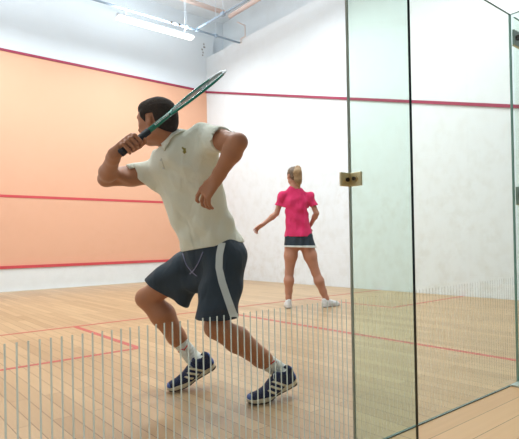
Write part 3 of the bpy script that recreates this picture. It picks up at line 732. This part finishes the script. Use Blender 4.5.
# shorts
s = SDF()
RHem, LHem = RH*.27+RK*.73, LH*.10+LK*.90
s.seg(W(212, 240, 2.80), pel, (.155, .125), (.165, .135), R=pL, k=.03)
s.seg(pel, pel-up*.05, (.165, .135), (.155, .13), R=pL, k=.03)
s.seg(pel-up*.08, W(196, 284, 2.80), .10, .055, k=.04); s.seg(W(190, 278, 2.85), W(183, 303, 2.87), .07, .04, k=.04)
s.seg(RH-up*.0, RH*.5+RK*.5, .107, .105, k=.04); s.seg(RH*.5+RK*.5-up*.005, RHem+nrm(RK-RH)*.06-up*.015, .105, .108, k=.03)
s.seg(LH, LH*.5+LK*.5-up*.0, .108, .103, k=.04); s.seg(LH*.5+LK*.5, LHem+nrm(LK-LH)*.06+up*.01, .103, .106, k=.03)
sf = [(nrm(rt*.9+up*.3), 48, .004, 0), (nrm(rt*.6-up*.8), 40, .0035, 1.0), (nrm(up+fw*.2), 28, .002, 2.0)]
dR = nrm(RK-RH); dL = nrm(LK-LH)
def sh_post(V, X, Y, Z):
    V = V+wrinkle(X, Y, Z, sf)
    aR = (X-RHem[0])**2+(Y-RHem[1])**2+(Z-RHem[2])**2; aL = (X-LHem[0])**2+(Y-LHem[1])**2+(Z-LHem[2])**2
    nR = plane(X, Y, Z, W(167, 295, 2.88), nrm(-rt*.52-up*.85)); nL = plane(X, Y, Z, W(221, 317, 2.6), nrm(-up+rt*.0))
    V = np.where(aR < aL, np.maximum(V, nR), np.maximum(V, nL))
    for S, D, r in ((RHem, dR, .094), (LHem, dL, .092)):
        t = plane(X, Y, Z, S, D); q2 = (X-S[0])**2+(Y-S[1])**2+(Z-S[2])**2-t*t
        V = np.maximum(V, -np.maximum(np.sqrt(np.maximum(q2, 0))-r, -t-.05))
    return np.maximum(V, plane(X, Y, Z, W(212, 236, 2.78), up))
shorts = sculpt('shorts', s, .005, M['navy'], man, post=sh_post)
bt = bvh(shorts)
def ribbon(bt, path, wpx, name, m, parent, off=.0018):
    """flat band laid on the cloth between two edges"""
    L_, R_ = [], []
    for (x, y, wd) in path:
        a, na = on(bt, x-wd/2, y, off); c, nc = on(bt, x+wd/2, y, off)
        if a is None or c is None: continue
        mds = [on(bt, x-wd/2+wd*t, y, off)[0] for t in (0, .25, .5, .75, 1)]
        if any(q is None for q in mds): continue
        L_.append((mds, na))
    b = MB()
    for mds, na in L_:
        b.v += mds+[q-na*.004 for q in mds[::-1]]
    for i in range(len(L_)-1):
        for j in range(10): b.f.append((i*10+j, i*10+(j+1) % 10, i*10+10+(j+1) % 10, i*10+10+j)); b.m.append(0)
    b.f += [tuple(range(10))[::-1], tuple(len(b.v)-10+j for j in range(10))]; b.m += [0, 0]
    return b.build(name, m, parent, smooth=False)
def lerp_path(pts, n):
    pts = np.array(pts, float); t = np.linspace(0, len(pts)-1, n); return [tuple(pts[int(min(a, len(pts)-2))]*(1-(a-min(int(a), len(pts)-2)))+pts[min(int(a), len(pts)-2)+1]*(a-min(int(a), len(pts)-2))) for a in t]
ribbon(bt, lerp_path([(222, 243, 7), (219.5, 255, 7), (219, 268, 7), (222, 282, 7.5), (227, 297, 7.5), (234, 317, 8)], 26), 7, 'side_stripe', M['white_cloth'], shorts)
strip(bt, lerp_path([(183, 254), (186, 264), (192, 272), (197, 276)], 9), .0028, 'drawstring', M['cord'], shorts, .001)
strip(bt, lerp_path([(203, 252), (199, 262), (194, 270), (190, 274)], 9), .0028, 'drawstring', M['cord'], shorts, .001)
# socks
for (K, An, shx, mk) in ((RK, RA, .65, (183, 349)), (LK, LA, .72, (275, 361))):
    s = SDF(); top = K*(1-.68)+An*.68
    low = (heelR if K is RK else heelLs)+nrm((toeR if K is RK else toeL)-(heelR if K is RK else heelL))*.075+up*.055
    s.chain([top, K*.1+An*.9, An], [.0465, .041, .042], k=.015); s.seg(An, low, .039, .035, k=.02)
    dd = nrm(An-K)
    sk = sculpt('sock', s, .0035, M['sock'], man, post=lambda V, X, Y, Z: np.maximum(V+.0012*np.sin(plane(X, Y, Z, top, dd)*330), plane(X, Y, Z, top+dd*.004, -dd)))
    b2 = bvh(sk); ribbon(b2, [(mk[0]-5, mk[1]+3, 1), (mk[0]-2, mk[1]+1, 2.4), (mk[0], mk[1]+1.5, 3), (mk[0]+3, mk[1]-1.5, 2.4), (mk[0]+5, mk[1]-3.5, 1)][::1], 2, 'red_mark', M['red_mark'], sk) if False else strip(b2, [(mk[0]-4.5, mk[1]+3), (mk[0]-1, mk[1]), (mk[0]+1, mk[1]+1), (mk[0]+5, mk[1]-4)], .005, 'red_mark', M['red_mark'], sk, .0)
mats_s = [M['blue'], M['sole'], M['outsole'], M['cream'], M['blue_l'], M['blue_l'], M['lace']]
upR = nrm(up*.9+rt*0); 
shoe(man, toeR, heelR-np.array([0, 0, .035]), up, .318, mats_s, bend=12); shoe(man, toeL, heelL, (0, 0, 1), .318, mats_s, bend=18)

# ------------------------------------------------------------------ RACKET
rk = thing('squash_racket', tuple(gb), 'dark green squash racket with black grip held up in the hand of the lunging man', 'racket')
b = MB(); b.tube([gb, gb+RAx*.012, gb+RAx*.02, gb+RAx*.165], [(.018, .0155), (.0185, .016), (.0155, .0135), (.0155, .0135)], 14, flat=tc_); b.build('grip', M['grip'], rk, smooth=True)
vd = nrm(W(172, 112, 1)-CAM); pv = np.cross(RAx, nrm(vd-RAx*(vd@RAx))); pv = pv*np.sign(pv@up); lat = nrm(nrm(vd-RAx*(vd@RAx))*.992+pv*.125); lat = nrm(lat-RAx*(lat@RAx)); nrl = np.cross(RAx, lat)
HL = .36; hc = rlen-HL/2
def loop_pt(a, hw=.098): return gb+RAx*(hc-math.cos(a)*HL/2)+lat*math.sin(a)*hw*(1.0+.12*math.cos(a)*-1)
b = MB(); b.tube([gb+RAx*.165, gb+RAx*.31], [(.0125, .0125), (.0115, .0115)], 12, flat=lat).build('shaft', M['green'], rk, smooth=True)
b = MB(); N = 60
a0 = .42
pts = [gb+RAx*.295+lat*.004]+[loop_pt(a) for a in np.linspace(a0, 2*PI-a0, N)]+[gb+RAx*.295-lat*.004]
b.tube(pts, [(.0085, .0065)]*len(pts), 10, flat=nrl); b.build('frame', M['green'], rk, smooth=True)
b = MB(); pts = [loop_pt(a)+0 for a in np.linspace(PI-.75, PI+.75, 18)]; b.tube(pts, [(.0098, .0068)]*18, 10, flat=nrl); b.build('bumper', M['silver'], rk, smooth=True)
b = MB()
for i in range(-7, 8):
    x = i*.0125; c = math.sqrt(max(0, 1-(x/.098)**2)); b.tube([gb+RAx*(hc-c*HL/2*.985)+lat*x, gb+RAx*(hc+c*HL/2*.985)+lat*x], .0006, 5)
for i in range(-11, 12):
    y = i*.0148; c = math.sqrt(max(0, 1-(y/(HL/2))**2))*.094; b.tube([gb+RAx*(hc+y)-lat*c, gb+RAx*(hc+y)+lat*c], .0006, 5)
b.build('strings', M['string'], rk)
b = MB()
for i, wl in enumerate((.004, .003, .004, .004, .002, .004, .003, .004, .004)):     # small unreadable white lettering
    b.obox(gb+RAx*(.205+i*.0095)+tc_*.0108+pu*.0, [RAx, pu, tc_], (wl*.75, .0045, .0016))
b.build('lettering', M['white_ink'], rk); b = MB()
for i in range(5): b.obox(gb+RAx*(.335+i*.011)+tc_*.014*.0+lat*-.052*0+(loop_pt(.42+.02*i)-gb-RAx*((loop_pt(.42+.02*i)-gb)@RAx))*1.0+tc_*.0, [RAx, pu, tc_], (.003, .003, .0085))
b.build('decal', M['white_ink'], rk)

# ------------------------------------------------------------------ THE WOMAN
woman = thing('person', (4.13, 3.5, 0), 'woman with blonde ponytail, pink shirt and white-hemmed dark shorts, seen from behind', 'person')
D = 6.49
wh = W(293.5, 176.5, D); F_ = nrm(fw*.86-rt*.5); wsL = nrm(-rt)    # she looks away, a little to the left
wRS, wLS = W(309.5, 196, D), W(282.5, 195.5, D)
wRE, wRW = W(316.5, 213.5, D-.0), W(311, 224, D+.12); wLE, wLW = W(276.5, 213.5, D-.0), W(263, 224.5, D-.05)
wp = W(298.5, 240, D); wc = W(296.5, 204, D); ww = W(297.5, 222, D)
wLH, wRH = W(292, 243, D), W(306, 243, D)
wLK, wRK = W(289.3, 272, D), W(315.5, 272, D)
wLA, wRA = W(288.5, 299.5, 6.48), W(326.5, 300, 6.50)
s = SDF(); WP, WA = add_head(s, wh, F_, up, sc=.95)
wn = W(294.5, 190, D)
s.seg(WP(0, -.02, -.05), wn, .048, .05, k=.02); s.seg(wn, wc, (.07, .055), (.12, .075), R=rt, k=.04)
s.seg(wc, ww, (.12, .075), (.105, .075), R=rt, k=.03); s.seg(ww, wp, (.105, .075), (.15, .10), R=rt, k=.04)
s.seg(wn-up*.02, wRS, .032, .036, k=.02); s.seg(wn-up*.02, wLS, .032, .036, k=.02)
for a_, b_, c_ in ((wRS, wRE, wRW), (wLS, wLE, wLW)):
    s.chain([a_, b_], [.038, .033], k=.02); s.chain([b_, b_*.7+c_*.3, c_*.88+b_*.12, c_], [.032, .036, .023, .022], k=.015)
for h_, k_, a_ in ((wLH, wLK, wLA), (wRH, wRK, wRA)):
    s.chain([h_, h_*.55+k_*.45, k_], [.095, .082, .053], k=.03); s.chain([k_, k_*.68+a_*.32-fw*.012, k_*.3+a_*.7, a_*.92+k_*.08, a_], [.050, .061, .043, .034, .035], k=.03)
hdw = nrm(wLW-wLE); hsw = nrm(up*.5-fw*.6); hsw = nrm(hsw-hdw*(hsw@hdw)); hnw = np.cross(hdw, hsw)
relaxed_hand(s, wLW, nrm(hdw+up*.1), hsw, hnw*(.6 if hnw@up < 0 else -.6), .95, 1)
hdw = nrm(wRW-wRE+fw*.05); hsw = nrm(up); hsw = nrm(hsw-hdw*(hsw@hdw)); relaxed_hand(s, wRW, hdw, hsw, np.cross(hdw, hsw), .92, 1)
sculpt('body', s, .005, [M['skin_w'], M['lip'], M['eye'], M['iris']], woman, matfn=face_mats(WP, WA, None, wh, .95))
s = SDF(); e = lambda x, y, z, r, k=.02: s.ell(WP(x, y, z), WA, r, k)
e(0, -.015, .036, (.080, .103, .090)); e(0, -.045, -.01, (.068, .068, .07)); e(0, .04, .075, (.055, .05, .04))
hr = sculpt('hair', s, .0045, M['hair_d'], woman, post=hair_post(wh, WA, WP, .035, -.062, .003))
s = SDF(); pt = WP(.0, -.105, .062)
s.chain([pt, pt-fw*.035+up*.022+rt*.01, pt-fw*.070-up*.03+rt*.012, pt-fw*.065-up*.12+rt*.016, pt-fw*.045-up*.215+rt*.03], [.026, .038, .052, .048, .014], k=.02)
def strand(V, X, Y, Z): t = plane(X, Y, Z, pt, rt); return V+.004*np.sin(t*420+3*np.sin(plane(X, Y, Z, pt, up)*18))
sculpt('ponytail', s, .004, M['hair_w'], hr, post=strand)
MB().tube([WP(0, -.098, .062)+(rt*math.cos(a)+up*math.sin(a))*.028 for a in np.linspace(0, 2*PI, 20)[:-1]], .007, 8, closed=True).build('hair_tie', M['band'], hr, smooth=True)
# pink shirt
s = SDF()
s.seg(wn-up*.045, wc, (.12, .07), (.162, .105), R=rt, k=.04); s.seg(wc, ww, (.160, .105), (.142, .105), R=rt, k=.04)
s.seg(ww, W(298.5, 240, D), (.142, .105), (.190, .140), R=rt, k=.04); s.seg(wn-up*.01, wn-up*.05, (.065, .06), (.10, .07), R=rt, k=.03)
s.seg(wn-up*.025, wRS, .048, .050, k=.03); s.seg(wn-up*.025, wLS, .048, .050, k=.03)
sleeves = [(wRS, wRS*.42+wRE*.58, nrm(wRE-wRS)), (wLS, wLS*.42+wLE*.58, nrm(wLE-wLS))]
for a_, b_, d_ in sleeves: s.seg(a_, b_, .050, .056, k=.03)
wf = [(nrm(up*.8+rt*.6), 42, .004, 0), (nrm(up*.6-rt*.8), 36, .004, 1.3), (nrm(rt), 50, .003, .6), (nrm(up), 30, .003, 2)]
def ps(V, X, Y, Z):
    V = V+wrinkle(X, Y, Z, wf); V = np.maximum(V, plane(X, Y, Z, W(298, 236.6, D), -up))
    for a_, b_, d_ in sleeves:
        q = (X-b_[0])**2+(Y-b_[1])**2+(Z-b_[2])**2
        V = np.maximum(V, np.where(q < .11**2, plane(X, Y, Z, b_, nrm(d_-up*.3)), -1))
    return V
sculpt('shirt', s, .005, M['pink_shirt'], woman, post=ps)
s = SDF()
s.seg(W(298.5, 234, D), W(299, 238, D), (.155, .105), (.172, .12), R=rt, k=.03); s.seg(W(299, 238, D), W(300.2, 251, D), (.180, .13), (.222, .14), R=rt, k=.02)
def sk_post(hem, lo_):
    def f(V, X, Y, Z):
        V = V+wrinkle(X, Y, Z, [(nrm(rt), 62, .005, 0), (nrm(rt+up*.2), 38, .003, 1)])
        V = np.maximum(V, plane(X, Y, Z, hem, nrm(-up-rt*.03)))
        return np.maximum(V, plane(X, Y, Z, lo_, nrm(up))) 
    return f
sk = sculpt('sports_shorts', s, .005, M['navy'], woman, post=sk_post(W(299, 245.6, D), W(299, 230, D)))
s = SDF(); s.seg(W(299, 238, D), W(300.2, 251, D), (.183, .133), (.225, .143), R=rt, k=.02)
sculpt('white_hem', s, .004, M['white_cloth'], sk, post=sk_post(W(299, 247.3, D), W(299, 245.4, D)))
for an, k_, toe, heel in ((wLA, wLK, floor_pt(287, 304.6), floor_pt(289.6, 308)), (wRA, wRK, floor_pt(334, 305), floor_pt(323.5, 306.5))):
    toe = toe+np.array([0, 0, .002]); heel = heel+np.array([0, 0, .002]); 
    dv = nrm(toe-heel); cen = np.array([an[0], an[1], .002]); heel = cen-dv*.08; toe = cen+dv*.22
    s = SDF(); s.chain([an*.97+k_*.03, np.array([an[0], an[1], .06])], [.038, .037], k=.01); sculpt('sock', s, .004, M['sock'], woman)
    shoe(woman, toe, heel, (0, 0, 1), .31, [M['white_shoe'], M['white_shoe'], M['grey_shoe'], None, None, None, M['white_cloth']], big=False)
